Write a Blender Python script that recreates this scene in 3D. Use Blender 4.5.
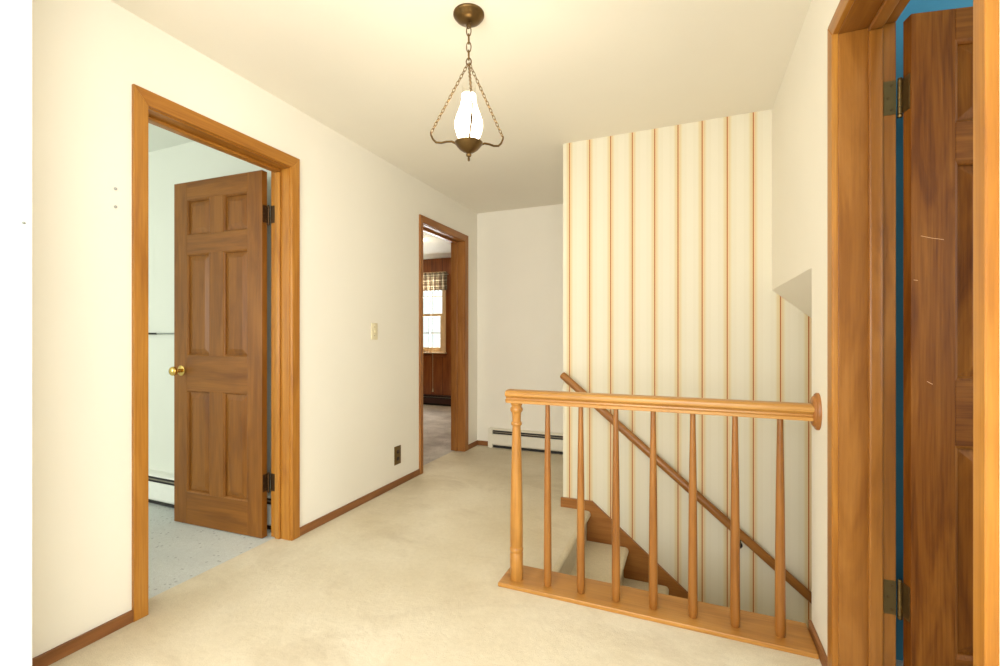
import bpy, bmesh, math
from mathutils import Vector, Matrix, noise
R = math.radians
PI = math.pi
for o in list(bpy.data.objects):
    bpy.data.objects.remove(o)
SC = bpy.context.scene
COL = SC.collection

# ------------------------------------------------------------------ camera
cd = bpy.data.cameras.new('camera'); cam = bpy.data.objects.new('camera', cd); COL.objects.link(cam)
cd.sensor_width = 36; cd.lens = 36 * 454.6 / 1000; cd.shift_y = 0.00346; cd.clip_start = 0.02
cam.location = (2.0, 0, 1.108); cam.rotation_euler = (R(90), 0, R(22.55))
SC.camera = cam
# ------------------------------------------------------------------ world, lights, exposure
w = bpy.data.worlds.new('world'); SC.world = w; w.use_nodes = True
w.node_tree.nodes['Background'].inputs[0].default_value = (0.86, 1.0, 0.97, 1)
w.node_tree.nodes['Background'].inputs[1].default_value = 1.15
SC.view_settings.view_transform = 'Standard'
SC.view_settings.look = 'None'
SC.view_settings.gamma = 1
SC.view_settings.use_curve_mapping = False
SC.view_settings.exposure = 0.18


def area(name, loc, rot, sx, sy, power, color):
    ld = bpy.data.lights.new(name, 'AREA'); ld.shape = 'RECTANGLE'; ld.size = sx; ld.size_y = sy
    ld.energy = power; ld.color = color
    o = bpy.data.objects.new(name, ld); COL.objects.link(o); o.location = loc; o.rotation_euler = rot
    return o


area('hall_daylight', (1.45, -2.25, 1.35), (R(90), 0, 0), 1.58, 1.58, 72, (0.99, 0.99, 1.0))
area('entry_fill', (2.46, -0.9, 1.4), (R(90), 0, R(90)), 1.68, 1.58, 38, (0.98, 0.99, 1.0))  # added fill light, shines through an unseen opening made for it
area('bedroom_daylight', (-1.9, -1.53, 1.35), (R(90), 0, 0), 1.55, 1.38, 48, (0.95, 1.0, 0.99))
area('panelled_room_daylight', (-2.05, 6.62, 1.5), (R(-90), 0, 0), 0.95, 1.15, 85, (1.0, 1.0, 0.96))
area('blue_room_fill', (4.0, 0.16, 1.4), (R(90), 0, 0), 1.2, 1.2, 13, (1.0, 0.98, 0.95))  # added fill for the door leaf, this room has no window
area('blue_room_side_fill', (4.95, 1.15, 1.5), (R(90), 0, R(90)), 1.3, 1.5, 40, (1.0, 0.99, 0.97))  # second added fill, brightens the teal gap behind the hinges, no window
area('stair_foot_fill', (3.74, 2.45, -1.0), (R(90), 0, R(90)), 0.7, 0.9, 2.5, (1.0, 0.9, 0.72))  # added unseen fill at the stair foot, no fixture behind it


# ------------------------------------------------------------------ materials
def lin(c):
    return tuple(((v / 255) / 12.92 if v / 255 <= 0.04045 else ((v / 255 + 0.055) / 1.055) ** 2.4) for v in c) + (1,)


class NT:
    def __init__(s, name):
        s.m = bpy.data.materials.new(name); s.m.use_nodes = True
        s.t = s.m.node_tree; s.b = s.t.nodes['Principled BSDF']; s.out = s.t.nodes['Material Output']

    def n(s, typ, ins=None, **kw):
        nd = s.t.nodes.new(typ)
        for k, v in kw.items():
            setattr(nd, k, v)
        for k, v in (ins or {}).items():
            if isinstance(v, bpy.types.NodeSocket):
                s.t.links.new(v, nd.inputs[k])
            else:
                nd.inputs[k].default_value = v
        return nd

    def link(s, a, b):
        s.t.links.new(a, b)

    def math(s, op, a, b=None, clamp=False):
        ins = {0: a}
        if b is not None:
            ins[1] = b
        return s.n('ShaderNodeMath', ins, operation=op, use_clamp=clamp).outputs[0]

    def mix(s, f, a, b, blend='MIX'):
        nd = s.n('ShaderNodeMix', {0: f, 6: a, 7: b}, data_type='RGBA', blend_type=blend)
        return nd.outputs[2]

    def ramp(s, fac, stops):
        nd = s.n('ShaderNodeValToRGB', {0: fac})
        el = nd.color_ramp.elements
        while len(el) < len(stops):
            el.new(0.5)
        for e, (p, c) in zip(el, stops):
            e.position = p; e.color = c
        return nd.outputs[0]

    def pos(s):
        return s.n('ShaderNodeNewGeometry').outputs['Position']

    def objco(s):
        return s.n('ShaderNodeTexCoord').outputs['Object']

    def bump(s, h, strength, dist):
        nd = s.n('ShaderNodeBump', {'Strength': strength, 'Distance': dist, 'Height': h})
        s.link(nd.outputs[0], s.b.inputs['Normal'])


def paint(name, c, rough=0.6, bump=0.05, spec=0.3):
    t = NT(name)
    n = t.n('ShaderNodeTexNoise', {'Vector': t.pos(), 'Scale': 2.2, 'Detail': 3}).outputs[0]
    a = lin(c); b = lin(tuple(v * 0.975 for v in c))
    t.link(t.mix(n, a, b), t.b.inputs['Base Color'])
    t.b.inputs['Roughness'].default_value = rough
    t.b.inputs['Specular IOR Level'].default_value = spec
    h = t.n('ShaderNodeTexNoise', {'Vector': t.pos(), 'Scale': 140, 'Detail': 2}).outputs[0]
    t.bump(h, bump, 0.004)
    return t.m


def carpet(name, c1, c2, fleck=None, scale=1.3, worn=(176, 158, 128)):
    t = NT(name); p = t.pos()
    n1 = t.n('ShaderNodeTexNoise', {'Vector': p, 'Scale': scale, 'Detail': 4, 'Roughness': 0.6}).outputs[0]
    n2 = t.n('ShaderNodeTexNoise', {'Vector': p, 'Scale': 320, 'Detail': 2}).outputs[0]
    n3 = t.n('ShaderNodeTexNoise', {'Vector': p, 'Scale': 42, 'Detail': 3, 'Roughness': 0.7}).outputs[0]
    c = t.mix(t.ramp(n1, [(0.36, (0, 0, 0, 1)), (0.64, (1, 1, 1, 1))]), lin(c1), lin(c2))
    dk = t.ramp(n2, [(0.3, (0.80, 0.78, 0.75, 1)), (0.62, (1.03, 1.03, 1.03, 1))])
    c = t.mix(0.75, c, dk, 'MULTIPLY')
    dk3 = t.ramp(n3, [(0.32, (0.86, 0.85, 0.83, 1)), (0.6, (1, 1, 1, 1))])
    c = t.mix(0.4, c, dk3, 'MULTIPLY')
    p2 = t.n('ShaderNodeVectorMath', {0: p, 1: (1.0, 1.6, 1.0)}, operation='MULTIPLY').outputs[0]
    n6 = t.n('ShaderNodeTexNoise', {'Vector': p2, 'Scale': 1.7, 'Detail': 5, 'Roughness': 0.62, 'Distortion': 0.6}).outputs[0]
    c = t.mix(t.ramp(n6, [(0.52, (0, 0, 0, 1)), (0.72, (0.45, 0.45, 0.45, 1))]), c, lin(worn))
    if fleck:
        n4 = t.n('ShaderNodeTexVoronoi', {'Vector': p, 'Scale': 34}).outputs[0]
        n5 = t.n('ShaderNodeTexNoise', {'Vector': p, 'Scale': 9}).outputs[0]
        f = t.math('MULTIPLY', t.math('LESS_THAN', n4, 0.20), t.math('GREATER_THAN', n5, 0.47))
        c = t.mix(t.math('MULTIPLY', f, 0.65), c, lin(fleck))
    t.link(c, t.b.inputs['Base Color'])
    t.b.inputs['Roughness'].default_value = 0.95
    t.b.inputs['Specular IOR Level'].default_value = 0.1
    hh = t.math('ADD', n2, t.math('MULTIPLY', n3, 1.5))
    t.bump(hh, 0.3, 0.004)
    return t.m


def wood(name, c_dark, c_mid, c_light, axis='Z', rough=0.36, coat=0.15, fig=1.0, grain=0.5, spec=0.4, swirl=0.9, ring=0.55):
    t = NT(name)
    rnd = t.n('ShaderNodeObjectInfo').outputs['Random']
    off = t.n('ShaderNodeVectorMath', {0: t.objco(), 1: t.n('ShaderNodeCombineXYZ', {0: t.math('MULTIPLY', rnd, 7.0), 1: t.math('MULTIPLY', rnd, 13.0), 2: t.math('MULTIPLY', rnd, 29.0)}).outputs[0]}, operation='ADD').outputs[0]

    def sc(cross, along):
        v = [cross] * 3; v['XYZ'.index(axis)] = along
        return t.n('ShaderNodeVectorMath', {0: off, 1: tuple(v)}, operation='MULTIPLY').outputs[0]
    n1 = t.n('ShaderNodeTexNoise', {'Vector': sc(13 * fig, 1.5 * fig), 'Scale': 1.0, 'Detail': 4, 'Roughness': 0.55, 'Distortion': swirl}).outputs[0]
    n2 = t.n('ShaderNodeTexNoise', {'Vector': sc(150, 4), 'Scale': 1.0, 'Detail': 4, 'Roughness': 0.6}).outputs[0]
    n3 = t.n('ShaderNodeTexNoise', {'Vector': sc(5, 0.7), 'Scale': 1.0, 'Detail': 2}).outputs[0]
    rings = t.math('FRACT', t.math('MULTIPLY', n3, 13.0))
    rings = t.math('PINGPONG', t.math('MULTIPLY', n3, 16.0), 1.0)
    c = t.ramp(n1, [(0.30, lin(c_dark)), (0.5, lin(c_mid)), (0.72, lin(c_light))])
    rg = t.ramp(rings, [(0.0, (0.66, 0.58, 0.50, 1)), (0.42, (1, 1, 1, 1)), (1.0, (1.0, 1.0, 1.0, 1))])
    c = t.mix(ring * grain, c, rg, 'MULTIPLY')
    gr = t.ramp(n2, [(0.34, (0.66, 0.60, 0.54, 1)), (0.58, (1, 1, 1, 1))])
    c = t.mix(grain, c, gr, 'MULTIPLY')
    t.link(c, t.b.inputs['Base Color'])
    t.link(t.math('ADD', t.math('MULTIPLY', n1, 0.14), rough - 0.07), t.b.inputs['Roughness'])
    t.b.inputs['Coat Weight'].default_value = coat
    t.b.inputs['Specular IOR Level'].default_value = spec
    t.b.inputs['Coat Roughness'].default_value = 0.25
    t.bump(n2, 0.06, 0.002)
    return t.m


def plain(name, c, rough=0.4, metal=0.0, vary=0.06):
    t = NT(name)
    n = t.n('ShaderNodeTexNoise', {'Vector': t.objco(), 'Scale': 38, 'Detail': 3}).outputs[0]
    t.link(t.mix(n, lin(tuple(v * (1 - vary) for v in c)), lin(tuple(min(255, v * (1 + vary)) for v in c))), t.b.inputs['Base Color'])
    t.b.inputs['Roughness'].default_value = rough
    t.b.inputs['Metallic'].default_value = metal
    return t.m


M = {}
M['wall'] = paint('wall_cream_paint', (245, 239, 224))
M['wall_entry'] = paint('wall_white_paint', (253, 253, 252))
M['ceiling'] = paint('ceiling_paint', (247, 241, 227), 0.7, 0.12)
M['mint'] = paint('bedroom_paint', (228, 229, 216))
M['mint_ceiling'] = paint('bedroom_ceiling_paint', (240, 242, 232))
M['teal'] = paint('teal_paint', (84, 152, 176), 0.5)
M['plain_wall'] = paint('hidden_wall_paint', (228, 220, 200))
M['carpet'] = carpet('beige_carpet', (230, 220, 197), (216, 203, 175))
M['stair_carpet'] = carpet('stair_carpet', (228, 216, 188), (214, 200, 168))
M['grey_carpet'] = carpet('pale_grey_carpet', (216, 218, 213), (204, 207, 203), (150, 150, 146), worn=(196, 200, 198))
M['brown_carpet'] = carpet('grey_brown_carpet', (216, 210, 202), (178, 170, 162), (140, 132, 124), 3.0, (150, 142, 136))
for ax in 'XYZ':
    M['oak' + ax] = wood('honey_wood_' + ax, (158, 100, 34), (176, 117, 42), (188, 131, 54), ax, spec=0.3)
    M['rail' + ax] = wood('golden_wood_' + ax, (178, 124, 56), (190, 138, 67), (201, 151, 79), ax, 0.34, 0.15)
    M['newel' + ax] = wood('newel_wood_' + ax, (166, 110, 46), (181, 126, 56), (192, 139, 68), ax, 0.34, 0.15)
    M['spin' + ax] = wood('spindle_wood_' + ax, (138, 86, 32), (153, 99, 41), (166, 112, 50), ax, 0.34, 0.15)
    M['jamb' + ax] = wood('jamb_wood_' + ax, (124, 74, 24), (142, 89, 31), (160, 105, 44), ax, 0.3, 0.2, 0.55, 0.35, 0.3, 3.2, 0.3)
    M['door' + ax] = wood('door_wood_' + ax, (116, 69, 20), (132, 82, 26), (146, 94, 35), ax, 0.4, 0.06, 1.4, 0.4, 0.25)
    M['dark_door' + ax] = wood('amber_door_wood_' + ax, (102, 55, 13), (122, 70, 19), (140, 86, 29), ax, 0.45, 0.0, 1.2, 0.8, 0.12, 1.6, 0.65)
    M['base' + ax] = wood('baseboard_wood_' + ax, (122, 76, 36), (142, 91, 47), (156, 106, 60), ax, 0.45, 0.05)
    M['skirt' + ax] = wood('skirt_wood_' + ax, (142, 88, 36), (158, 102, 45), (172, 116, 56), ax, 0.42, 0.1)
    M['panelling' + ax] = wood('panelling_wood_' + ax, (124, 68, 28), (146, 84, 38), (164, 100, 50), ax, 0.32, 0.2)
    M['sash' + ax] = wood('sash_wood_' + ax, (206, 176, 132), (222, 194, 152), (232, 206, 168), ax, 0.45, 0.05, 1, 0.25)
M['ivory'] = plain('ivory_plastic', (232, 220, 184), 0.4)
M['white_plastic'] = plain('white_plastic', (240, 236, 224), 0.4)
M['bronze'] = plain('dark_bronze', (88, 66, 44), 0.38, 0.85)
M['outlet'] = plain('antique_brass_plate', (122, 100, 62), 0.35, 0.8)
M['socket'] = plain('brown_socket', (58, 42, 30), 0.5)
M['brass'] = plain('polished_brass', (226, 190, 110), 0.14, 1.0, 0.02)
M['antique'] = plain('antique_brass', (116, 94, 56), 0.36, 0.85)
M['old_brass'] = plain('aged_lamp_brass', (104, 80, 46), 0.32, 0.85, 0.2)
M['chain'] = plain('lamp_chain_brass', (120, 94, 52), 0.34, 0.85, 0.1)
M['heater'] = plain('heater_enamel', (232, 226, 208), 0.4, 0.0, 0.02)
M['heater_white'] = plain('heater_white_enamel', (236, 236, 226), 0.4, 0.0, 0.02)
M['heater_dark'] = plain('heater_brown_enamel', (66, 36, 26), 0.4)
M['fin'] = plain('dark_heater_interior', (34, 30, 26), 0.6)
M['silver'] = plain('heater_damper', (150, 144, 128), 0.4, 0.5)
M['black'] = plain('black_iron', (28, 26, 24), 0.45, 0.4)
M['steel'] = plain('grey_rod', (150, 156, 150), 0.35, 0.6)
M['dull'] = plain('dull_zinc', (176, 174, 166), 0.5, 0.1)
M['cord'] = plain('cord_cotton', (206, 186, 150), 0.8)


def stripe_paper():
    t = NT('striped_wallpaper')
    x = t.n('ShaderNodeSeparateXYZ', {0: t.pos()}).outputs[0]
    k = t.math('FRACT', t.math('ADD', t.math('DIVIDE', t.math('SUBTRACT', x, 1.2845), 0.13125), 100.0))
    d = t.math('PINGPONG', k, 0.5)         # distance from the line centre, 0 .. 0.5 of a repeat
    base = lin((224, 216, 193)); tint = lin((218, 200, 156)); pale = lin((228, 221, 200))
    c = t.mix(t.ramp(d, [(0.0, (1, 1, 1, 1)), (0.09, (1, 1, 1, 1)), (0.19, (0, 0, 0, 1)), (0.30, (0, 0, 0, 1)), (0.33, (0, 0, 0, 1))]), base, tint)
    c = t.mix(t.math('MULTIPLY', t.math('GREATER_THAN', d, 0.36), 0.6), c, pale)
    side = t.math('LESS_THAN', t.math('ABSOLUTE', t.math('SUBTRACT', k, 0.045)), 0.018)
    c = t.mix(t.math('MULTIPLY', side, 0.7), c, lin((230, 194, 154)))
    c = t.mix(t.math('LESS_THAN', d, 0.023), c, lin((176, 106, 56)))
    t.link(c, t.b.inputs['Base Color']); t.b.inputs['Roughness'].default_value = 0.62
    t.b.inputs['Specular IOR Level'].default_value = 0.25
    return t.m


M['stripes'] = stripe_paper()


def panel_boards():
    m = M['panellingZ'].copy(); m.name = 'grooved_panelling'
    nt = m.node_tree; b = nt.nodes['Principled BSDF']
    lk = b.inputs['Base Color'].links[0].from_socket
    g = nt.nodes.new('ShaderNodeNewGeometry'); s = nt.nodes.new('ShaderNodeSeparateXYZ'); nt.links.new(g.outputs['Position'], s.inputs[0])

    def mth(op, a, v):
        q = nt.nodes.new('ShaderNodeMath'); q.operation = op; nt.links.new(a, q.inputs[0]); q.inputs[1].default_value = v
        return q.outputs[0]
    k = mth('FRACT', mth('ADD', mth('DIVIDE', s.outputs[0], 0.2), 50.3), 0)
    f = mth('LESS_THAN', k, 0.035)
    mx = nt.nodes.new('ShaderNodeMix'); mx.data_type = 'RGBA'
    nt.links.new(f, mx.inputs[0]); nt.links.new(lk, mx.inputs[6]); mx.inputs[7].default_value = lin((52, 26, 12))
    nt.links.new(mx.outputs[2], b.inputs['Base Color'])
    return m


M['boards'] = panel_boards()


def plaid():
    t = NT('plaid_cloth'); s = t.n('ShaderNodeSeparateXYZ', {0: t.objco()})
    c = lin((176, 164, 142))

    def band(ax, per, ph, wd):
        k = t.math('FRACT', t.math('ADD', t.math('DIVIDE', s.outputs[ax], per), 40 + ph))
        return t.math('LESS_THAN', k, wd)
    for ax, per, ph, wd, col, f in ((0, .09, 0, .38, (92, 70, 60), .6), (2, .09, .1, .38, (92, 70, 60), .5), (0, .09, .5, .12, (92, 100, 72), .6), (2, .09, .55, .14, (80, 70, 60), .6), (2, .09, .3, .06, (214, 208, 194), .7), (0, .09, .27, .06, (214, 208, 194), .7)):
        c = t.mix(t.math('MULTIPLY', band(ax, per, ph, wd), f), c, lin(col))
    t.link(c, t.b.inputs['Base Color']); t.b.inputs['Roughness'].default_value = 0.9
    return t.m


M['plaid'] = plaid()


def glass_mat():
    t = NT('window_glass')
    tr = t.n('ShaderNodeBsdfTransparent'); gl = t.n('ShaderNodeBsdfGlossy', {'Roughness': 0.02})
    mx = t.n('ShaderNodeMixShader', {0: 0.06, 1: tr.outputs[0], 2: gl.outputs[0]})
    t.link(mx.outputs[0], t.out.inputs[0])
    return t.m


M['glass'] = glass_mat()


def emit(name, c, s, rough=0.3):
    t = NT(name)
    t.b.inputs['Base Color'].default_value = (0.9, 0.88, 0.82, 1)
    t.b.inputs['Roughness'].default_value = rough
    t.b.inputs['Emission Color'].default_value = c
    t.b.inputs['Emission Strength'].default_value = s
    return t.m


M['bulb'] = emit('lit_frosted_glass', (1.0, 0.85, 0.62, 1), 19)
M['dome'] = emit('lit_dome_glass', (1.0, 0.80, 0.46, 1), 45)


def clear_glass():
    t = NT('clear_chimney_glass')
    tr = t.n('ShaderNodeBsdfTransparent', {0: (0.97, 0.96, 0.93, 1)}); gl = t.n('ShaderNodeBsdfGlossy', {'Roughness': 0.05})
    lw = t.n('ShaderNodeLayerWeight', {0: 0.25})
    mx = t.n('ShaderNodeMixShader', {0: t.math('MULTIPLY', lw.outputs['Facing'], 0.35), 1: tr.outputs[0], 2: gl.outputs[0]})
    t.link(mx.outputs[0], t.out.inputs[0])
    return t.m


M['chimney'] = clear_glass()

# ------------------------------------------------------------------ builders
ORG = {}


def tag(o, label=None, cat=None, group=None, kind=None):
    if label: o['label'] = label
    if cat: o['category'] = cat
    if group: o['group'] = group
    if kind: o['kind'] = kind
    return o


def thing(name, loc, label, cat, group=None, kind=None, rotz=0):
    o = bpy.data.objects.new(name, None); COL.objects.link(o)
    o.location = loc; o.rotation_euler = (0, 0, rotz); o.empty_display_size = 0.05
    ORG[o.name] = Vector(loc)
    return tag(o, label, cat, group, kind)


class MB:
    """Collects shapes in world coordinates (or in the parent's own, with local=True) and links them as one mesh object."""
    def __init__(s):
        s.bm = bmesh.new()

    def box(s, x0, x1, y0, y1, z0, z1, bev=0.0, seg=2):
        bm = bmesh.new()
        bmesh.ops.create_cube(bm, size=1)
        for v in bm.verts:
            v.co = Vector((x0 if v.co.x < 0 else x1, y0 if v.co.y < 0 else y1, z0 if v.co.z < 0 else z1))
        if bev:
            bmesh.ops.bevel(bm, geom=list(bm.edges), offset=bev, segments=seg, affect='EDGES', profile=0.5)
        bmesh.ops.recalc_face_normals(bm, faces=bm.faces)
        return s.join(bm)

    def join(s, bm, mat=None):
        me = bpy.data.meshes.new('tmp')
        if mat is not None:
            bm.transform(mat)
        bm.to_mesh(me); bm.free()
        s.bm.from_mesh(me); bpy.data.meshes.remove(me)
        return s

    def prism(s, pts, vec, bev=0.0):
        """closed polygon PTS (3-D) pushed along VEC"""
        bm = bmesh.new()
        vs = [bm.verts.new(p) for p in pts]
        f = bm.faces.new(vs)
        r = bmesh.ops.extrude_face_region(bm, geom=[f])
        vv = [e for e in r['geom'] if isinstance(e, bmesh.types.BMVert)]
        bmesh.ops.translate(bm, vec=Vector(vec), verts=vv)
        bmesh.ops.recalc_face_normals(bm, faces=bm.faces)
        if bev:
            bmesh.ops.bevel(bm, geom=list(bm.edges), offset=bev, segments=2, affect='EDGES', profile=0.5)
        return s.join(bm)

    def loft(s, rings, caps=True):
        bm = bmesh.new()
        rv = [[bm.verts.new(p) for p in ring] for ring in rings]
        n = len(rv[0])
        for a, b in zip(rv, rv[1:]):
            for i in range(n):
                bm.faces.new((a[i], a[(i + 1) % n], b[(i + 1) % n], b[i]))
        if caps:
            bm.faces.new(rv[0][::-1]); bm.faces.new(rv[-1])
        bmesh.ops.recalc_face_normals(bm, faces=bm.faces)
        return s.join(bm)

    def lathe(s, prof, c=(0, 0, 0), axis='Z', n=24, caps=True):
        rings = []
        for r, h in prof:
            ring = []
            for i in range(n):
                a = 2 * PI * i / n
                x, y = max(r, 1e-4) * math.cos(a), max(r, 1e-4) * math.sin(a)
                p = {'Z': (x, y, h), 'Y': (x, h, y), 'X': (h, x, y)}[axis]
                ring.append(Vector(c) + Vector(p))
            rings.append(ring)
        return s.loft(rings, caps)

    def tube(s, pts, r, n=10, closed=False):
        pts = [Vector(p) for p in pts]
        m = len(pts)
        rs = r if isinstance(r, (list, tuple)) else [r] * m
        up = None; rings = []
        for i, p in enumerate(pts):
            if closed:
                d = pts[(i + 1) % m] - pts[i - 1]
            else:
                d = pts[min(i + 1, m - 1)] - pts[max(i - 1, 0)]
            d.normalize()
            if up is None:
                up = d.orthogonal().normalized()
            up = (up - d * up.dot(d)).normalized()
            sd = d.cross(up)
            rings.append([p + (up * math.cos(2 * PI * k / n) + sd * math.sin(2 * PI * k / n)) * rs[i] for k in range(n)])
        if closed:
            rings.append(rings[0])
        s.loft(rings, not closed)
        if closed:
            bmesh.ops.remove_doubles(s.bm, verts=s.bm.verts, dist=1e-6)
        return s

    def build(s, name, mat, parent=None, origin=None, local=False, smooth=None, kind=None):
        if origin is None:
            origin = Vector((0, 0, 0)) if (local or parent is None) else ORG[parent.name]
        origin = Vector(origin)
        bmesh.ops.translate(s.bm, vec=-origin, verts=s.bm.verts)
        me = bpy.data.meshes.new(name)
        for f in s.bm.faces:
            f.smooth = smooth is not None
        s.bm.to_mesh(me); s.bm.free()
        if smooth is not None:
            me.set_sharp_from_angle(angle=R(smooth))
        me.materials.append(mat)
        o = bpy.data.objects.new(name, me); COL.objects.link(o)
        if parent is not None:
            o.parent = parent; ORG[o.name] = ORG[parent.name]
        else:
            o.location = origin; ORG[o.name] = origin
        return o


def struct(name, mb, mat, label, cat, origin=(0, 0, 0)):
    o = mb.build(name, mat, origin=origin)
    return tag(o, label, cat, kind='structure')


def copy_tree(o, parent=None):
    c = o.copy(); COL.objects.link(c)
    if parent is not None:
        c.parent = parent
    for ch in o.children:
        copy_tree(ch, c)
    return c


# ------------------------------------------------------------------ room constants
H = 2.366            # ceiling
W = 2.425            # right wall face
F = 4.21             # far wall face
S = 2.901            # striped wall face
SX = 1.2415          # free end of the striped wall
T1 = -0.137           # room side of the left wall
RW = 2.566           # room side of the right wall
D1 = (1.139, 1.839); D2 = (3.166, 3.902); D3 = (0.9435, 1.69)   # clear door openings along Y
DZ = 2.022           # clear height
DZ3 = 2.038
JT = 0.018           # jamb board thickness
E = 0.3              # face of the white wall beside the camera
EY = None

# ------------------------------------------------------------------ floors
fl = MB()
fl.prism([(-0.105, -2.2, -.25), (W, -2.2, -.25), (W, 1.95, -.25), (1.40, 1.95, -.25), (1.40, S + .02, -.25), (SX + .05, S + .02, -.25), (SX + .05, F, -.25), (-0.105, F, -.25)], (0, 0, .25))
struct('floor', fl, M['carpet'], 'worn beige carpet covering the hall floor up to the stairs', 'floor')
struct('floor_bedroom', MB().box(-3.5, -0.105, -1.5, 2.0, -0.25, -0.002), M['grey_carpet'], 'pale grey flecked carpet seen through the doorway with the open door', 'floor')
struct('floor_panelled_room', MB().box(-4.0, -0.105, 2.05, 6.5, -0.25, -0.002), M['brown_carpet'], 'mottled grey brown carpet of the wood panelled room', 'floor')
struct('floor_blue_room', MB().box(W, 5.0, 0.12, 1.97, -0.25, -0.002), M['brown_carpet'], 'carpet of the teal room behind the amber door', 'floor')

# ------------------------------------------------------------------ ceilings
struct('ceiling', MB().box(0, W, -2.2, F, H, H + 0.1), M['ceiling'], 'smooth cream ceiling over the hall', 'ceiling')
struct('ceiling_bedroom', MB().box(-3.5, 0, -1.5, 2.0, H, H + 0.1), M['mint_ceiling'], 'pale ceiling of the mint room through the first doorway', 'ceiling')
struct('ceiling_panelled_room', MB().box(-4.0, 0, 2.05, 6.5, H, H + 0.1), M['mint_ceiling'], 'white ceiling of the wood panelled room', 'ceiling')
struct('ceiling_blue_room', MB().box(W, 5.0, 0.12, 1.97, H, H + 0.1), M['mint_ceiling'], 'ceiling of the teal room behind the amber door', 'ceiling')


# ------------------------------------------------------------------ walls
def wall_with_openings(x0, x1, y0, y1, openings, z0=0.0, DZ=DZ):
    mb = MB(); y = y0
    for a, b in openings:
        a -= JT; b += JT
        mb.box(x0, x1, y, a, z0, H); mb.box(x0, x1, a, b, DZ + JT, H); y = b
    mb.box(x0, x1, y, y1, z0, H)
    return mb


# faces toward the hall are cream, faces toward the rooms carry the room's own paint
struct('wall_left', wall_with_openings(-0.06, 0, -2.2, F + 0.1, [D1, D2]), M['wall'], 'long cream wall with two wood framed doorways', 'wall')
struct('wall_bedroom_door', wall_with_openings(T1, -0.06, -1.5, 2.0, [D1]), M['mint'], 'bedroom side of the wall with the first doorway', 'wall')
struct('wall_panelled_door', wall_with_openings(T1, -0.06, 2.0, 6.5, [D2]), M['boards'], 'panelled room side of the wall with the second doorway', 'wall')
wr = wall_with_openings(W, W + 0.07, -0.05, 2.02, [D3], -0.25, DZ3)
wr.box(W, W + 0.07, -2.3, -1.75, -0.25, H).box(W, W + 0.07, -1.75, -0.05, -0.25, 0.6).box(W, W + 0.07, -1.75, -0.05, 2.2, H)  # unseen opening cut for the added fill light by the entry
wr.box(W, W + 0.07, 2.02, S, 1.365, H)
struct('wall_right', wr, M['wall'], 'cream wall carrying the end of the stair railing, cut open above the stairs', 'wall')
struct('wall_blue_door', wall_with_openings(W + 0.07, RW, 0.1, 1.97, [D3], 0.0, DZ3), M['teal'], 'teal side of the wall around the amber door', 'wall')
struct('wall_blue_room', MB().box(RW, 5.0, 1.965, 1.975, -0.25, H), M['teal'], 'teal wall showing behind the hinges of the amber door', 'wall')
sh = MB().box(5.0, 5.06, 0.06, 2.04, -0.25, H).box(W + 0.07, 5.0, 0.06, 0.12, -0.25, H)
struct('wall_blue_shell', sh, M['teal'], 'outer teal walls of the room behind the amber door', 'wall')
struct('wall_far', MB().box(-0.12, SX + 0.2, F, F + 0.1, 0, H), M['wall'], 'short cream wall above the white hall heater', 'wall')
sw = MB().box(SX, 3.8, S, S + 0.1, -2.0, H)
struct('wall_striped', sw, M['stripes'], 'tall wall papered in cream with thin brown vertical stripes', 'wall')
struct('wall_return', MB().box(SX, SX + 0.1, S + 0.1, F, 0, H), M['wall'], 'end wall running back from the striped wall', 'wall')
# stairwell: near side under the floor and beyond the opening, lower end, sloping soffit
nw = MB().box(1.20, W, 1.97, 2.039, -2.0, -0.02).box(W + 0.071, 3.8, 1.976, 2.019, -2.0, 1.4).box(W, W + 0.071, 1.97, 2.039, -2.0, -0.251)
struct('wall_stairwell', nw, M['plain_wall'], 'cream wall on the near side of the descending stairs', 'wall')
struct('wall_stair_head', MB().box(1.10, 1.2, 2.04, S, -2.0, -0.26), M['plain_wall'], 'wall below the stair landing', 'wall')
struct('wall_stair_foot', MB().box(3.8, 3.86, 2.04, S + 0.1, -2.0, 1.4), M['plain_wall'], 'wall at the foot of the stairs', 'wall')
sf = MB().prism([(W + 0.0, 2.021, 1.365), (3.8, 2.021, 1.365 - 0.86 * (3.8 - W)), (3.8, 2.021, 1.365)], (0, S - 2.021, 0))
struct('ceiling_stair_soffit', sf, M['wall'], 'sloping cream soffit above the stairs inside the wall opening', 'ceiling')
# behind the camera
from_px = (33 - 500) / 454.6
cs, sn = math.cos(R(22.55)), math.sin(R(22.55))
EY = (E - 2.0) * (sn * from_px + cs) / (cs * from_px - sn)
struct('wall_entry', MB().box(0, E, -2.2, EY, 0, H, 0.004), M['wall_entry'], 'bright white wall end filling the far left edge of the photo', 'wall')
bw = MB().box(0, 0.65, -2.3, -2.2, 0, H).box(2.25, W + 0.07, -2.3, -2.2, 0, H).box(0.65, 2.25, -2.3, -2.2, 2.15, H).box(0.65, 2.25, -2.3, -2.2, 0, 0.55)
struct('wall_back', bw, M['wall'], 'cream wall with the window opening behind the camera', 'wall')
struct('wall_bedroom_far', MB().box(-3.5, T1, 1.95, 2.05, 0, H), M['mint'], 'pale mint wall behind the open six panel door', 'wall')
struct('wall_bedroom_side', MB().box(-3.56, -3.5, -1.56, 2.05, 0, H), M['mint'], 'side wall of the mint room', 'wall')
bb = MB().box(-3.5, -2.7, -1.56, -1.5, 0, H).box(-1.1, -0.06, -1.56, -1.5, 0, H).box(-2.7, -1.1, -1.56, -1.5, 0, 0.65).box(-2.7, -1.1, -1.56, -1.5, 2.05, H)
struct('wall_bedroom_window', bb, M['mint'], 'window wall of the mint room', 'wall')
WX0, WX1, WZ0, WZ1 = -2.40, -1.66, 0.855, 2.08
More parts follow.
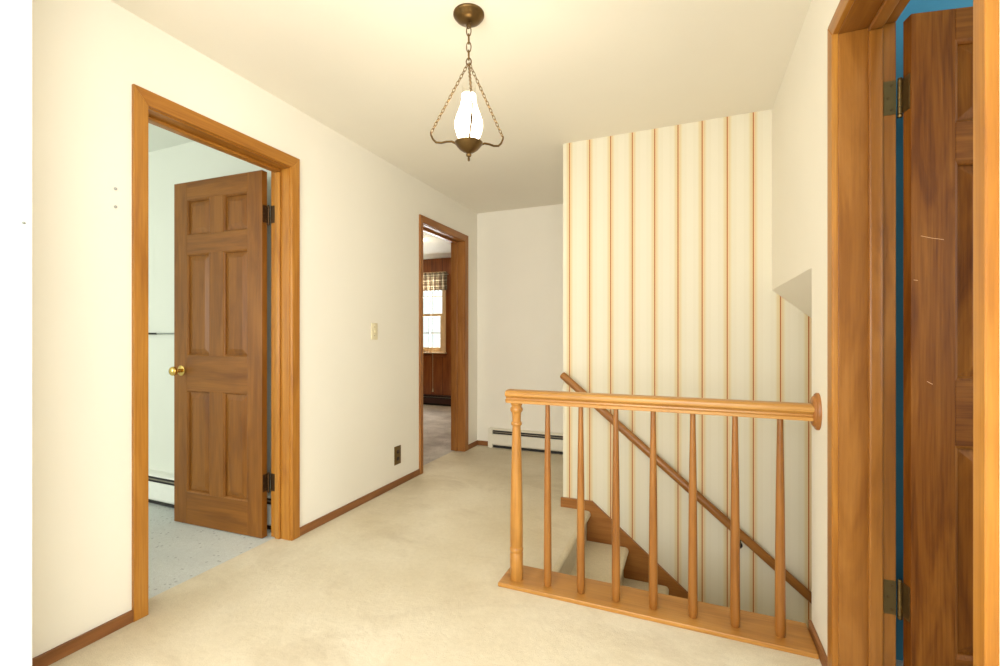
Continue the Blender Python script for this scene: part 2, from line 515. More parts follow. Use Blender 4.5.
pw = MB().box(-4.0, WX0 - 0.02, 6.4, 6.5, 0, H).box(WX1 + 0.02, T1, 6.4, 6.5, 0, H).box(WX0 - 0.02, WX1 + 0.02, 6.4, 6.5, 0, WZ0 - 0.02).box(WX0 - 0.02, WX1 + 0.02, 6.4, 6.5, WZ1 + 0.02, H)
struct('wall_panelled_far', pw, M['boards'], 'dark brown grooved wood panelling around the small window', 'wall')
struct('wall_panelled_side', MB().box(-4.06, -4.0, 2.05, 6.5, 0, H), M['boards'], 'side wall of dark wood panelling', 'wall')
struct('wall_panelled_near', MB().box(-4.0, T1, 2.05, 2.11, 0, H), M['boards'], 'near wall of the panelled room', 'wall')


# ------------------------------------------------------------------ baseboards
def baseboard(name, x0, x1, y0, y1, ax, label, h=0.047):
    o = MB().box(x0, x1, y0, y1, 0, h, 0.003).build(name, M['base' + ax], origin=((x0 + x1) / 2, (y0 + y1) / 2, 0))
    tag(o, label, 'baseboard', kind='structure')


CW = 0.057          # casing width
baseboard('baseboard_left', 0, 0.012, EY, D1[0] - 0.054, 'Y', 'thin brown baseboard before the first doorway')
baseboard('baseboard_left.001', 0, 0.012, D1[1] + 0.058, D2[0] - 0.046, 'Y', 'thin brown baseboard between the two doorways')
baseboard('baseboard_left.002', 0, 0.012, D2[1] + 0.075, F, 'Y', 'short piece of brown baseboard beyond the second doorway')
baseboard('baseboard_far', 0.012, 0.145, F - 0.012, F, 'X', 'short brown baseboard left of the hall heater')
baseboard('baseboard_right', W - 0.012, W, 1.76, 2.02, 'Y', 'short brown baseboard below the railing end by the amber door')


# ------------------------------------------------------------------ door casings and jambs (trim_n)
def ring_casing(parent, px, out, a, b, w0, w1, wt, mats, name='casing', DZ=DZ):
    """three mitred boards round an opening a..b on the plane x=px; OUT is the side they stand off to"""
    rv = 0.004; th = 0.016
    a -= rv; b += rv; top = DZ + rv
    for n, pts, m in (
            ('side', [(a - w0, 0), (a, 0), (a, top), (a - w0, top + wt)], mats + 'Z'),
            ('side', [(b, 0), (b + w1, 0), (b + w1, top + wt), (b, top)], mats + 'Z'),
            ('head', [(a, top), (b, top), (b + w1, top + wt), (a - w0, top + wt)], mats + 'Y')):
        mb = MB(); bm = bmesh.new()
        vs = [bm.verts.new((px, y, z)) for y, z in pts]
        f = bm.faces.new(vs)
        r = bmesh.ops.extrude_face_region(bm, geom=[f])
        vv = [e for e in r['geom'] if isinstance(e, bmesh.types.BMVert)]
        bmesh.ops.translate(bm, vec=(out * th, 0, 0), verts=vv)
        bmesh.ops.recalc_face_normals(bm, faces=bm.faces)
        front = [e for e in bm.edges if all(abs(v.co.x - (px + out * th)) < 1e-5 for v in e.verts)]
        bmesh.ops.bevel(bm, geom=front, offset=0.005, segments=3, affect='EDGES', profile=0.6)
        mb.join(bm)
        mb.build(name + '_' + n, M[m], parent, smooth=35)


def door_frame(name, x_hall, x_room, hall_out, a, b, w0, w1, wt, label, stop0, stop1, cm='oak', jm='oak', room_casing=True, DZ=DZ):
    r = thing(name, ((x_hall + x_room) / 2, (a + b) / 2, 0), label, 'door frame', kind='structure')
    xl, xh = min(x_hall, x_room), max(x_hall, x_room)
    MB().box(xl, xh, a - JT, a, 0, DZ, 0.0015).build('jamb', M[jm + 'Z'], r)
    MB().box(xl, xh, b, b + JT, 0, DZ, 0.0015).build('jamb', M[jm + 'Z'], r)
    MB().box(xl, xh, a - JT, b + JT, DZ, DZ + JT, 0.0015).build('head_jamb', M[jm + 'Y'], r)
    MB().box(stop0, stop1, a, a + 0.014, 0, DZ - 0.014, 0.0065, 4).build('door_stop', M[jm + 'Z'], r, smooth=40)
    MB().box(stop0, stop1, b - 0.014, b, 0, DZ - 0.014, 0.0065, 4).build('door_stop', M[jm + 'Z'], r, smooth=40)
    MB().box(stop0, stop1, a, b, DZ - 0.014, DZ, 0.005, 3).build('head_stop', M[jm + 'Y'], r, smooth=40)
    ring_casing(r, x_hall, hall_out, a, b, w0, w1, wt, cm, DZ=DZ)
    if room_casing:
        ring_casing(r, x_room, -hall_out, a, b, 0.055, 0.055, 0.055, cm, 'room_casing')
    return r


t1 = door_frame('trim_1', 0, T1, 1, *D1, 0.052, 0.054, 0.062, 'honey wood casing of the first doorway, before the open six panel door', T1 + 0.040, T1 + 0.076, room_casing=False)
t2 = door_frame('trim_2', 0, T1, 1, *D2, 0.042, 0.072, 0.062, 'honey brown casing of the narrow looking second doorway to the panelled room', T1 + 0.040, T1 + 0.076, 'skirt', 'skirt', room_casing=False)
t3 = door_frame('trim_3', W, RW, -1, *D3, 0.034, 0.052, 0.052, 'honey wood casing and deep jamb framing the amber door', W + 0.072, W + 0.108, 'oak', 'jamb', room_casing=False, DZ=DZ3)


# ------------------------------------------------------------------ six panel door leaves
def door_leaf(name, pin, ang, side, label, mats, hw, hinge_z, latch_w=0.705, knob=False, hh=2.004, top=0.104, zb=0.012, lock=0.992):
    r = thing(name, (pin[0], pin[1], 0), label, 'door', kind='structure', rotz=ang)
    t = 0.035; x0 = 0.006; x1 = x0 + latch_w; 
    st, mu = 0.108, 0.108
    pwid = (latch_w - 2 * st - mu) / 2
    zs = [zb + 0.187, zb + 0.787, zb + lock, zb + 1.59, zb + 1.70, zb + hh - top]   # panel bottoms and tops
    y = lambda v: side * v

    def bx(a, b, c, d):
        mb = MB(); ya, yb = sorted((y(0), y(t)))
        return mb.box(a, b, ya, yb, c, d, 0.0012, 1)
    Mz, Mx = M[mats + 'Z'], M[mats + 'X']
    bx(x0, x0 + st, zb, zb + hh).build('stile', Mz, r, local=True)
    bx(x1 - st, x1, zb, zb + hh).build('stile', Mz, r, local=True)
    for a, b in ((zb, zs[0]), (zs[1], zs[2]), (zs[3], zs[4]), (zs[5], zb + hh)):
        bx(x0 + st, x1 - st, a, b).build('rail', Mx, r, local=True)
    for a, b in ((zs[0], zs[1]), (zs[2], zs[3]), (zs[4], zs[5])):
        bx(x0 + st + pwid, x0 + st + pwid + mu, a, b).build('mullion', Mz, r, local=True)
        for px in (x0 + st, x0 + st + pwid + mu):
            rings = []
            # back face to front face: sticking, flat groove, raised field
            seq = [(0.042, 0.0055), (0.017, 0.0130), (0.0105, 0.0140), (0.0095, 0.0080), (0.005, 0.0035), (-0.0005, 0.0005)]
            full = [(i, d) for i, d in seq] + [(i, t - d) for i, d in reversed(seq)]
            for ins, d in full:
                rings.append([(px + ins, y(d), a + ins), (px + pwid - ins, y(d), a + ins), (px + pwid - ins, y(d), b - ins), (px + ins, y(d), b - ins)])
            MB().loft(rings).build('panel', Mz, r, local=True)
    for z0, z1 in hinge_z:
        mb = MB()
        # plate let into the hinge edge, knuckle
        ya, yb = sorted((y(0.002), y(0.031)))
        mb.box(x0 - 0.0022, x0 + 0.0005, ya, yb, z0, z1)
        hg = mb.build('hinge', M[hw], r, local=True)
        k = MB()
        n = 5
        for i in range(n):
            a, b = z0 + (z1 - z0) * i / n, z0 + (z1 - z0) * (i + 1) / n - 0.0012
            k.lathe([(0.0062, a), (0.0062, b)], (0, y(-0.003), 0), n=14)
        k.lathe([(0.0042, z0 - 0.012), (0.0066, z0 - 0.008), (0.0066, z0 - 0.003), (0.004, z0), (0.004, z1), (0.0062, z1 + 0.002), (0.0055, z1 + 0.005)], (0, y(-0.003), 0), n=14)
        k.build('knuckle', M[hw], hg, local=True, smooth=40)
        for zz in (z0 + 0.014, z0 + (z1 - z0) * .5, z1 - 0.014):
            sc = MB().lathe([(0.0036, x0 - 0.0032), (0.0036, x0 - 0.002)], (0, y(0.012 if zz != z0 + (z1 - z0) * .5 else 0.024), zz), axis='X', n=10)
            sc.build('screw', M['antique'], hg, local=True)
    if knob:
        kz = 0.905; kx = x1 - 0.062
        for sgn, nm in ((1, 'knob'), (-1, 'knob')):
            c = y(t) if sgn > 0 else y(0)
            dr = side * sgn
            pf = [(0.030, 0.0), (0.031, 0.003), (0.024, 0.007), (0.012, 0.011), (0.010, 0.026), (0.015, 0.031), (0.024, 0.037), (0.0275, 0.046), (0.0265, 0.055), (0.020, 0.061), (0.008, 0.063), (0.0, 0.063)]
            MB().lathe([(q, c + dr * d) for q, d in pf], (kx, 0, kz), axis='Y', n=24).build(nm, M['brass'], r, local=True, smooth=50)['label'] = 'polished brass knob'
        MB().box(x1 - 0.0005, x1 + 0.002, *sorted((y(0.006), y(0.029))), kz - 0.03, kz + 0.03).build('latch_plate', M['brass'], r, local=True)
    return r


d1 = door_leaf('door_1', (-0.150, 1.831), R(182.5), 1, 'brown six panel wood door standing open with brass knobs', 'door', 'bronze', ((1.735, 1.83), (0.255, 0.35)), 0.692, True, 2.016, 0.106, 0.003)
d3 = door_leaf('door_2', (RW + 0.010, D3[1] - 0.002), R(11.0), -1, 'amber wood panel door with scratches, open beside the teal wall', 'dark_door', 'antique', ((1.765, 1.865), (0.285, 0.385)), 0.71, False, 2.021, 0.088, 0.012, 0.972)
# fixed hinge plates on the jambs
for z0, z1 in ((1.765, 1.865), (0.285, 0.385)):
    hp = MB().box(RW - 0.030, RW - 0.0005, D3[1] - 0.002, D3[1] + 0.0005, z0, z1).build('hinge_plate', M['antique'], t3)
    for zz, xx in ((z0 + .014, .011), (z0 + .05, .02), (z1 - .014, .011)):
        sc = MB().lathe([(0.0038, D3[1] - 0.0032), (0.0038, D3[1] - 0.001)], (RW - xx, 0, zz), axis='Y', n=10)
        sc.build('screw', M['old_brass'], hp)
for z0, z1 in ((1.735, 1.83), (0.255, 0.35)):
    MB().box(T1 + 0.0005, T1 + 0.030, D1[1] - 0.002, D1[1] + 0.0005, z0, z1).build('hinge_plate', M['bronze'], t1)
# pale scratches on the amber door
sc = MB()
for pts in ([(0.030, 1.395), (0.055, 1.388), (0.085, 1.382)], [(0.045, 0.98), (0.058, 0.972)], [(0.012, 1.27), (0.022, 1.268)]):
    sc.tube([(x, -0.0352, z) for x, z in pts], 0.0007, 5)
sc.build('scratch', plain('bare_wood_scratch', (214, 164, 110), 0.7), d3, local=True)['label'] = 'pale scratches in the varnish'

# ------------------------------------------------------------------ stairs
NX, RUN, RISE = 1.427, 0.232, 0.190
st = thing('staircase', (NX, (2.05 + S) / 2, -1.9), 'beige carpeted stairs descending past the striped wall', 'stairs')
for i in range(10):
    xn, zn = NX + RUN * i, -RISE * i
    rr = 0.022
    pts = [(xn - RUN - 0.03 if i else 1.399, zn)]
    for k in range(9):
        a = PI / 2 - PI * k / 8
        pts.append((xn - rr + rr * math.cos(a), zn - rr + rr * math.sin(a)))
    pts += [(xn - 0.032, zn - 0.06), (xn - 0.030, zn - RISE + 0.012), (xn - 0.026, zn - RISE)]
    pts += [(xn - 0.04, zn - RISE - 0.02), (xn - RUN - 0.03 if i else 1.399, zn - RISE - 0.02)]
    MB().prism([(x, 2.048, z) for x, z in pts], (0, S - 0.02 - 2.048, 0)).build('step', M['stair_carpet'], st, smooth=30)
sk = [(1.230, 0.0), (1.230, 0.060), (1.434, 0.062), (3.75, 0.062 - 0.82 * (3.75 - 1.434)), (3.75, -0.45 - 0.82 * (3.75 - 1.434)), (1.45, -0.45), (1.45, -0.26), (1.36, -0.26), (1.36, 0.0)]
o = MB().prism([(x, S - 0.018, z) for x, z in sk], (0, 0.018, 0)).build('trim_4', M['skirtX'], origin=(1.24, S, 0))
tag(o, 'brown skirt board following the stairs along the striped wall', 'skirt board', kind='structure')

# ------------------------------------------------------------------ railing
BY = 1.921
rl = thing('stair_railing', (1.82, BY, 0), 'golden wood railing with turned newel and seven tapered spindles at the stair edge', 'railing')
MB().box(1.218, W - 0.013, 1.857, 2.045, 0, 0.018, 0.003).build('base_board', M['newelX'], rl)
prof = [(-0.033, .810), (-0.025, .811), (-0.025, .822), (-0.018, .826), (-0.0175, .832), (-0.025, .838), (-0.033, .843), (-0.0345, .850), (-0.033, .858), (-0.026, .865), (-0.012, .869)]
sec = [(-y if y < 0 else y, z) for y, z in prof]
sec = [(-p[0], p[1]) for p in sec][::1]
half = [(abs(p[0]), p[1]) for p in prof]
half[0] = (0.024, .810)
loop = [(-a, z) for a, z in half] + [(a, z) for a, z in reversed(half)]
rings = []
for x, k in ((1.238, 0.90), (1.241, 0.97), (1.246, 1.0), (W - 0.012, 1.0)):
    rings.append([(x, BY + a * k, 0.840 + (z - 0.840) * k) for a, z in loop])
MB().loft(rings).build('handrail', M['railX'], rl, smooth=28)
ros = MB(); rr2 = []
for d, k in ((0.0, 1.0), (-0.007, 1.0), (-0.011, 0.95), (-0.0125, 0.86), (-0.017, 0.82), (-0.021, 0.72), (-0.022, 0.6)):
    rr2.append([(W + d, BY + 0.046 * k * math.cos(2 * PI * i / 40), 0.842 + 0.066 * k * math.sin(2 * PI * i / 40)) for i in range(40)])
ros.loft(rr2).build('rosette', M['skirtZ'], rl, smooth=40)
nx = 1.283
npf = [(0.027, 0.016), (0.0292, 0.020), (0.0292, 0.135), (0.0275, 0.138), (0.0275, 0.142), (0.0300, 0.146), (0.0300, 0.157), (0.0275, 0.161), (0.0275, 0.165), (0.0288, 0.169), (0.0284, 0.26), (0.0265, 0.40), (0.0235, 0.54), (0.0200, 0.66), (0.0185, 0.700), (0.0185, 0.706), (0.0235, 0.710), (0.0248, 0.716), (0.0235, 0.722), (0.0190, 0.726), (0.0188, 0.732), (0.0200, 0.750), (0.0215, 0.764), (0.0235, 0.768), (0.0275, 0.773), (0.0285, 0.780), (0.0270, 0.787), (0.0225, 0.791), (0.0225, 0.797), (0.0265, 0.803), (0.0275, 0.812)]
MB().lathe(npf, (nx, BY, 0), n=32).build('newel_post', M['newelZ'], rl, smooth=32)
bp = [(0.0135, 0.016), (0.0165, 0.022), (0.0175, 0.05), (0.0172, 0.16), (0.0162, 0.34), (0.0145, 0.52), (0.0124, 0.66), (0.0106, 0.76), (0.0100, 0.813)]
b0 = None
for i in range(7):
    x = 1.4285 + 0.1465 * i
    if b0 is None:
        b0 = MB().lathe(bp, (x, BY, 0), n=20).build('spindle', M['spinZ'], rl, smooth=40)
    else:
        c = b0.copy(); COL.objects.link(c); c.parent = rl; c.location.x = x - 1.4285

# wall handrail on the striped wall
sl = math.atan(0.842); hrx, hrz = 1.246, 0.866; hy = S - 0.055
L = 2.9
hr = thing('wall_handrail', (hrx, hy, hrz), 'round wood handrail sloping down along the striped wall', 'handrail')
hp = []
for d, k in ((0, .55), (0.004, .85), (0.012, 1.0), (L, 1.0)):
    hp.append([(d, 0.021 * k * math.cos(2 * PI * i / 24), 0.024 * k * math.sin(2 * PI * i / 24)) for i in range(24)])
ro = MB().loft(hp).build('rail', M['spinX'], hr, local=True, smooth=40)
ro.rotation_euler = (0, sl, 0)
for bxx in (2.262, 3.2):
    bz = hrz - 0.842 * (bxx - hrx)
    mb = MB()
    mb.lathe([(0.019, S - 0.0005), (0.019, S - 0.005), (0.012, S - 0.008)], (bxx, 0, bz - 0.085), axis='Y', n=18)
    mb.tube([(bxx, S - 0.004, bz - 0.085), (bxx, S - 0.035, bz - 0.083), (bxx, hy + 0.003, bz - 0.07), (bxx, hy, bz - 0.045), (bxx, hy, bz - 0.026)], 0.0065, 10)
    mb.box(bxx - 0.016, bxx + 0.016, hy - 0.01, hy + 0.01, bz - 0.034, bz - 0.026)
    mb.build('bracket', M['black'], hr, smooth=50)['label'] = 'black iron bracket'

# ------------------------------------------------------------------ pendant lamp
PX, PY = 1.207, 1.592
pl = thing('pendant_lamp', (PX, PY, H), 'antique brass pendant lamp with glowing glass chimney hanging on chains', 'lamp')
MB().lathe([(0.060, H), (0.0605, H - 0.006), (0.058, H - 0.010), (0.056, H - 0.011), (0.051, H - 0.019), (0.038, H - 0.028), (0.018, H - 0.034), (0.0, H - 0.035)], (PX, PY, 0), n=36).build('canopy', M['old_brass'], pl, smooth=40)


def link_pts(p, q, rot, wd, n=14):
    p, q = Vector(p), Vector(q); d = (q - p); ln = d.length; d.normalize()
    s_ = d.orthogonal().normalized(); s2 = d.cross(s_)
    sv = s_ * math.cos(rot) + s2 * math.sin(rot)
    c = (p + q) / 2; out = []
    for k in range(n):
        a = 2 * PI * k / n
        out.append(c + d * (ln / 2 * math.cos(a)) + sv * (wd / 2 * math.sin(a)))
    return out


def chain(p, q, pitch, wd, r, name):
    p, q = Vector(p), Vector(q); n = max(2, round((q - p).length / pitch)); mb = MB()
    for i in range(n):
        a = p.lerp(q, (i - 0.14) / n); b = p.lerp(q, (i + 1.14) / n)
        mb.tube(link_pts(a, b, (i % 2) * PI / 2 + 0.5, wd), r, 6, True)
    return mb.build(name, M['chain'], pl, smooth=60)


AP = Vector((PX, PY, 2.178))
hk = MB().tube(link_pts((PX, PY, H - 0.031), (PX, PY, H - 0.056), 0.9, 0.016), 0.0024, 8, True)
hk.lathe([(0.006, H - 0.036), (0.006, H - 0.030)], (PX, PY, 0), n=14).build('hook', M['old_brass'], pl, smooth=50)
chain((PX, PY, H - 0.050), AP + Vector((0, 0, 0.012)), 0.031, 0.018, 0.0023, 'hanging_chain')
MB().tube(link_pts(AP + Vector((0, 0, 0.016)), AP - Vector((0, 0, 0.012)), 0.5, 0.020), 0.0025, 8, True).build('apex_ring', M['old_brass'], pl, smooth=50)
bz = 1.853
bowl = [(0.0, bz - 0.062), (0.004, bz - 0.060), (0.005, bz - 0.050), (0.003, bz - 0.046), (0.009, bz - 0.042), (0.011, bz - 0.036), (0.008, bz - 0.031), (0.014, bz - 0.027), (0.022, bz - 0.024), (0.036, bz - 0.014), (0.047, bz - 0.002), (0.050, bz + 0.004), (0.054, bz + 0.007), (0.055, bz + 0.010), (0.050, bz + 0.012), (0.0, bz + 0.012)]
MB().lathe(bowl, (PX, PY, 0), n=36).build('bowl', M['old_brass'], pl, smooth=35)
g = MB()
for i in range(28):
    a = 2 * PI * i / 28
    p = Vector((PX + 0.044 * math.cos(a), PY + 0.044 * math.sin(a), bz + 0.011))
    tdir = Vector((-math.sin(a), math.cos(a), 0)) * 0.0045
    g.tube([p - tdir, p + Vector((0, 0, .011)), p + tdir], 0.001, 5)
g.tube([Vector((PX + .044 * math.cos(2 * PI * k / 36), PY + .044 * math.sin(2 * PI * k / 36), bz + .0125)) for k in range(36)], 0.0018, 6, True)
g.build('gallery', M['old_brass'], pl, smooth=50)
view = math.atan2(-PY, 2.0 - PX) + 0.07      # front arm points roughly into the hall
RA = 0.171; tz = 1.937
for k in range(3):
    a = view + k * 2 * PI / 3
    d = Vector((math.cos(a), math.sin(a), 0)); c0 = Vector((PX, PY, 0))
    pr = [(0.045, bz + 0.004), (0.058, bz + 0.018), (0.075, bz + 0.028), (0.098, bz + 0.031), (0.122, bz + 0.030), (0.146, bz + 0.036), (0.160, bz + 0.050), (RA - 0.002, tz - 0.016), (RA, tz - 0.006), (RA - 0.002, tz)]
    MB().tube([c0 + d * r_ + Vector((0, 0, z_)) for r_, z_ in pr], [0.0046, 0.0046, 0.0044, 0.0044, 0.0044, 0.0044, 0.0042, 0.004, 0.0034, 0.0026], 8).build('arm', M['old_brass'], pl, smooth=60)
    chain(c0 + d * (RA - 0.003) + Vector((0, 0, tz - 0.004)), AP + d * 0.004 - Vector((0, 0, 0.006)), 0.0145, 0.0105, 0.0014, 'chain')
ch = [(0.033, bz + 0.013), (0.036, bz + 0.020), (0.046, bz + 0.042), (0.053, bz + 0.066), (0.0545, bz + 0.082), (0.051, bz + 0.102), (0.041, bz + 0.130), (0.032, bz + 0.155), (0.0275, bz + 0.178), (0.0262, bz + 0.198)]
MB().lathe(ch, (PX, PY, 0), n=32).build('glass_chimney', M['bulb'], pl, smooth=60)['label'] = 'glowing white glass chimney'
MB().lathe([(0.0262, bz + 0.198), (0.0265, bz + 0.215), (0.0275, bz + 0.236)], (PX, PY, 0), n=32, caps=False).build('chimney_rim', M['chimney'], pl, smooth=60)


# ------------------------------------------------------------------ baseboard heaters
def heater(name, x0, x1, wy, label, mat, caps=(True, True), h=0.19, dp=0.065):
    r = thing(name, ((x0 + x1) / 2, wy, 0), label, 'heater', 'baseboard heaters')
    f = wy - dp
    MB().box(x0, x1, wy - 0.006, wy - 0.0005, 0.015, h).build('back_plate', mat, r)
    # hood: top sheet curling down at the front
    hood = [(wy - 0.006, h), (f + 0.012, h - 0.003), (f + 0.004, h - 0.008), (f + 0.004, h - 0.013), (f + 0.007, h - 0.013), (f + 0.014, h - 0.006), (wy - 0.006, h - 0.004)]
    MB().prism([(x0, y, z) for y, z in hood], (x1 - x0, 0, 0)).build('hood', mat, r)
    fp = [(f, 0.042), (f, h - 0.056), (f + 0.008, h - 0.050), (f + 0.010, h - 0.053), (f + 0.003, h - 0.060), (f + 0.003, 0.040), (f + 0.012, 0.032), (f + 0.010, 0.029)]
    MB().prism([(x0, y, z) for y, z in fp], (x1 - x0, 0, 0)).build('front_panel', mat, r)
    MB().box(x0 + 0.004, x1 - 0.004, f + 0.016, wy - 0.008, 0.004, h - 0.016).build('fins', M['fin'], r)
    MB().box(x0 + 0.002, x1 - 0.002, f + 0.006, f + 0.014, h - 0.036, h - 0.029).build('damper', M['silver'], r)
    if caps[0]:
        MB().box(x0 - 0.045, x0 + 0.002, f - 0.002, wy - 0.0005, 0.0, h + 0.002, 0.004).build('end_cap', mat, r)
    if caps[1]:
        MB().box(x1 - 0.002, x1 + 0.045, f - 0.002, wy - 0.0005, 0.0, h + 0.002, 0.004).build('end_cap', mat, r)
    return r


heater('baseboard_heater', 0.193, SX - 0.002, F, 'cream metal baseboard heater along the short far hall wall', M['heater'], (True, False))
heater('baseboard_heater', -3.44, -0.18, 1.95, 'white baseboard heater behind the open six panel door', M['heater_white'], (True, True), 0.20, 0.068)
heater('baseboard_heater', -3.9, -0.3, 6.4, 'dark brown baseboard heater below the small window', M['heater_dark'], (True, True), 0.165, 0.07)


# ------------------------------------------------------------------ switches, outlet, nails
def wall_plate(name, y, z, wd, ht, label, cat, mat, kindp, x=0.0, face=1):
    r = thing(name, (x, y, z - ht / 2), label, cat, 'light switches' if kindp == 'switch' else None)
    b = MB(); xs = sorted((x, x + face * 0.006))
    b.box(xs[0], xs[1], y - wd / 2, y + wd / 2, z - ht / 2, z + ht / 2, 0.0022).build('plate', mat, r, smooth=40)
    sc = MB()
    if kindp == 'switch':
        q = [(x + face * .005, z - .011), (x + face * .007, z - .011), (x + face * .017, z + .004), (x + face * .0165, z + .009), (x + face * .005, z + .006)]
        MB().prism([(a, y - .0045, c) for a, c in q], (0, .009, 0), .0008).build('toggle', mat, r)
        zz = (z - .030, z + .030)
    else:
        for dz in (-0.026, 0.026):
            s_ = MB()
            rg = [[(x + face * d, y + .0165 * k * math.cos(2 * PI * i / 24), z + dz + .0145 * k * math.sin(2 * PI * i / 24)) for i in range(24)] for d, k in ((.005, 1), (.0082, 1), (.0088, .93))]
            s_.loft(rg)
            so = s_.build('socket', M['socket'], r, smooth=40)
            for dy in (-.006, .006):
                sl_ = MB().box(*sorted((x + face * .0085, x + face * .0092)), y + dy - .0011, y + dy + .0011, z + dz - .002, z + dz + .007)
                sl_.build('slot', M['black'], so)
        zz = (z,)
    for q in zz:
        sc = MB().lathe([(0.0028, x + face * .0055), (0.0028, x + face * .0072), (0.0018, x + face * .0078)], (0, y, q), axis='X', n=10)
        sc.build('screw', M['antique'], r, smooth=40)
    return r


wall_plate('light_switch', 2.556, 1.143, 0.066, 0.116, 'ivory light switch on the cream wall between the two doorways', 'switch', M['ivory'], 'switch')
wall_plate('wall_outlet', 2.826, 0.227, 0.078, 0.136, 'antique brass outlet plate low on the cream wall between the doorways', 'outlet', M['outlet'], 'outlet')
wall_plate('light_switch', 3.12, 1.17, 0.07, 0.116, 'white switch at the free edge of the striped wall', 'switch', M['white_plastic'], 'switch', x=SX, face=-1)


def nail(y, z, label, x=0.0, mat='dull', r=0.0055):
    o = MB().lathe([(r * .5, x), (r * .5, x + .002), (r, x + .003), (r, x + .0055), (r * .7, x + .007), (0.0, x + .0075)], (0, y, z), axis='X', n=12).build('wall_screw', M[mat], origin=(x, y, z), smooth=40)
    tag(o, label, 'screw', 'screws left in the hall walls')


nail(1.027, 1.665, 'upper of the two small screws beside the first doorway')
nail(1.027, 1.597, 'lower of the two small screws beside the first doorway')
a = (23 - 500) / 454.6
ny = (E - 2.0) * (sn * a + cs) / (cs * a - sn); nd_ = -sn * (E - 2.0) + cs * ny
nail(ny, 1.108 + (336.46 - 223) / 454.6 * nd_, 'single nail head on the bright white wall end', E, 'steel', 0.004)

# thin rod on the mint wall
rd = thing('wall_rod', (-2.0, 1.95, 1.12), 'thin dark and grey rod running level along the pale mint wall', 'rod')
MB().tube([(-3.3, 1.925, 1.127), (-0.9, 1.925, 1.127)], 0.0048, 10).build('rod', M['steel'], rd, smooth=50)
MB().tube([(-3.3, 1.925, 1.127), (-1.28, 1.925, 1.127)], 0.0062, 10).build('sleeve', M['black'], rd, smooth=50)
for x in (-3.2, -0.95):
    MB().tube([(x, 1.951, 1.127), (x, 1.925, 1.127)], 0.004, 8).build('bracket', M['steel'], rd, smooth=50)

# ------------------------------------------------------------------ window of the panelled room
wn = thing('window_1', ((WX0 + WX1) / 2, 6.4, WZ0), 'small double hung window with pale wood sashes in dark panelling', 'window', kind='structure')
cz = 'sashZ'; wy = 6.4
fr = MB()
fr.box(WX0 - 0.02, WX0, 6.4, 6.5, WZ0 - .02, WZ1 + .02).box(WX1, WX1 + 0.02, 6.4, 6.5, WZ0 - .02, WZ1 + .02)
fr.build('frame', M['sashZ'], wn)
MB().box(WX0, WX1, 6.4, 6.5, WZ1, WZ1 + .02).build('head', M['sashX'], wn)
for xa, xb in ((WX0 - .07, WX0 - .004), (WX1 + .004, WX1 + .066)):
    MB().box(xa, xb, 6.384, 6.4, WZ0 - .02, WZ1 + .05, .003).build('casing', M['sashZ'], wn)
MB().box(WX0 - .07, WX1 + .066, 6.384, 6.4, WZ1 + .004, WZ1 + .07, .003).build('head_casing', M['sashX'], wn)
MB().box(WX0 - .09, WX1 + .08, 6.35, 6.47, WZ0 - .022, WZ0, .004).build('sill', M['sashX'], wn)
MB().box(WX0 - .07, WX1 + .066, 6.386, 6.4, WZ0 - .075, WZ0 - .024, .003).build('apron', M['panellingX'], wn)  # dark wood colour stands in for the shadow line below the sill
mid = 1.455


def sash(z0, z1, y0, y1, sw, name, br=0.045):
    mb = MB()
    mb.box(WX0, WX0 + sw, y0, y1, z0, z1).box(WX1 - sw, WX1, y0, y1, z0, z1).box(WX0 + sw, WX1 - sw, y0, y1, z0, z0 + br).box(WX0 + sw, WX1 - sw, y0, y1, z1 - .04, z1)
    s_ = mb.build(name, M['sashZ'], wn)
    g0, g1 = WX0 + sw, WX1 - sw
    mt = MB(); ym = (y0 + y1) / 2
    for k in (1, 2):
        x = g0 + (g1 - g0) * k / 3
        mt.box(x - .008, x + .008, ym - .008, ym + .008, z0 + .04, z1 - .04)
    zc = (z0 + z1) / 2
    mt.box(g0, g1, ym - .008, ym + .008, zc - .008, zc + .008)
    mt.build('muntins', M['white_plastic'], s_)
    MB().box(g0 - .004, g1 + .004, ym - .002, ym + .002, z0 + .04, z1 - .035).build('pane', M['glass'], s_)


sash(mid - .02, WZ1, 6.455, 6.48, 0.036, 'upper_sash')
sash(WZ0, mid + .02, 6.42, 6.45, 0.050, 'lower_sash', 0.075)
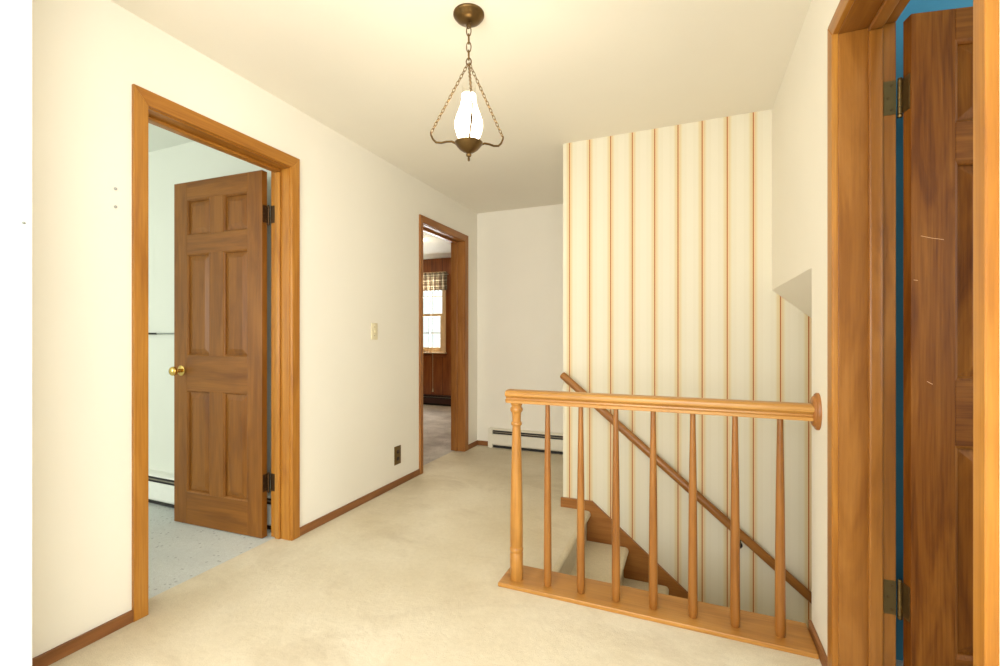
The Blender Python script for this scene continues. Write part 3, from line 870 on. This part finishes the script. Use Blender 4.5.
# valance
vb = bmesh.new(); nxn, nzn = 150, 10; vx0, vx1 = -2.55, -1.535
grid = []
for i in range(nxn + 1):
    col_ = []
    for j in range(nzn + 1):
        u, v = i / nxn, j / nzn
        x = vx0 + (vx1 - vx0) * u
        amp = 0.012 * (0.55 + 0.6 * abs(v - 0.75))
        y = 6.335 + amp * math.sin(u * 2 * PI * 15 + 0.6 * math.sin(u * 23)) - 0.010 * math.sin(PI * v)
        z = 1.845 + 0.285 * v + (0.006 * math.sin(u * 2 * PI * 15 + 1.2) if j in (0, nzn) else 0)
        col_.append(vb.verts.new((x, y, z)))
    grid.append(col_)
for i in range(nxn):
    for j in range(nzn):
        vb.faces.new((grid[i][j], grid[i + 1][j], grid[i + 1][j + 1], grid[i][j + 1]))
bmesh.ops.solidify(vb, geom=list(vb.faces), thickness=0.003)
vt = thing('valance', (-2.04, 6.40, 1.845), 'gathered plaid valance over the top of the small window', 'valance')
MB().join(vb).build('cloth', M['plaid'], vt, smooth=60)
MB().tube([(vx0 - .02, 6.345, 2.10), (vx1 - .03, 6.345, 2.10), (vx1 - .02, 6.36, 2.10), (vx1 - .02, 6.40, 2.10)], 0.006, 8).build('rod', M['white_plastic'], vt, smooth=50)
# hanging cord
pc = thing('pull_cord', (-1.803, 6.338, 0.22), 'thin pull cord with a small tassel hanging below the window sill', 'cord')
MB().tube([(-1.803, 6.338, 1.85), (-1.803, 6.338, 0.9), (-1.802, 6.338, 0.26)], 0.0032, 8).build('cord', M['cord'], pc, smooth=50)
MB().lathe([(0.003, .275), (0.008, .262), (0.011, .24), (0.013, .222), (0.010, .218), (0, .217)], (-1.802, 6.338, 0), n=14).build('tassel', M['cord'], pc, smooth=50)
# ceiling light of the panelled room
LX, LY = -1.36, 4.98
cl = thing('ceiling_light', (LX, LY, H), 'round lit glass ceiling light inside the panelled room', 'lamp')
MB().lathe([(0.15, H), (0.152, H - .012), (0.145, H - .02)], (LX, LY, 0), n=32).build('base_ring', M['brass'], cl, smooth=40)
MB().lathe([(0.143, H - .018), (0.138, H - .045), (0.11, H - .075), (0.06, H - .095), (0, H - .10)], (LX, LY, 0), n=32).build('glass_dome', M['dome'], cl, smooth=60)
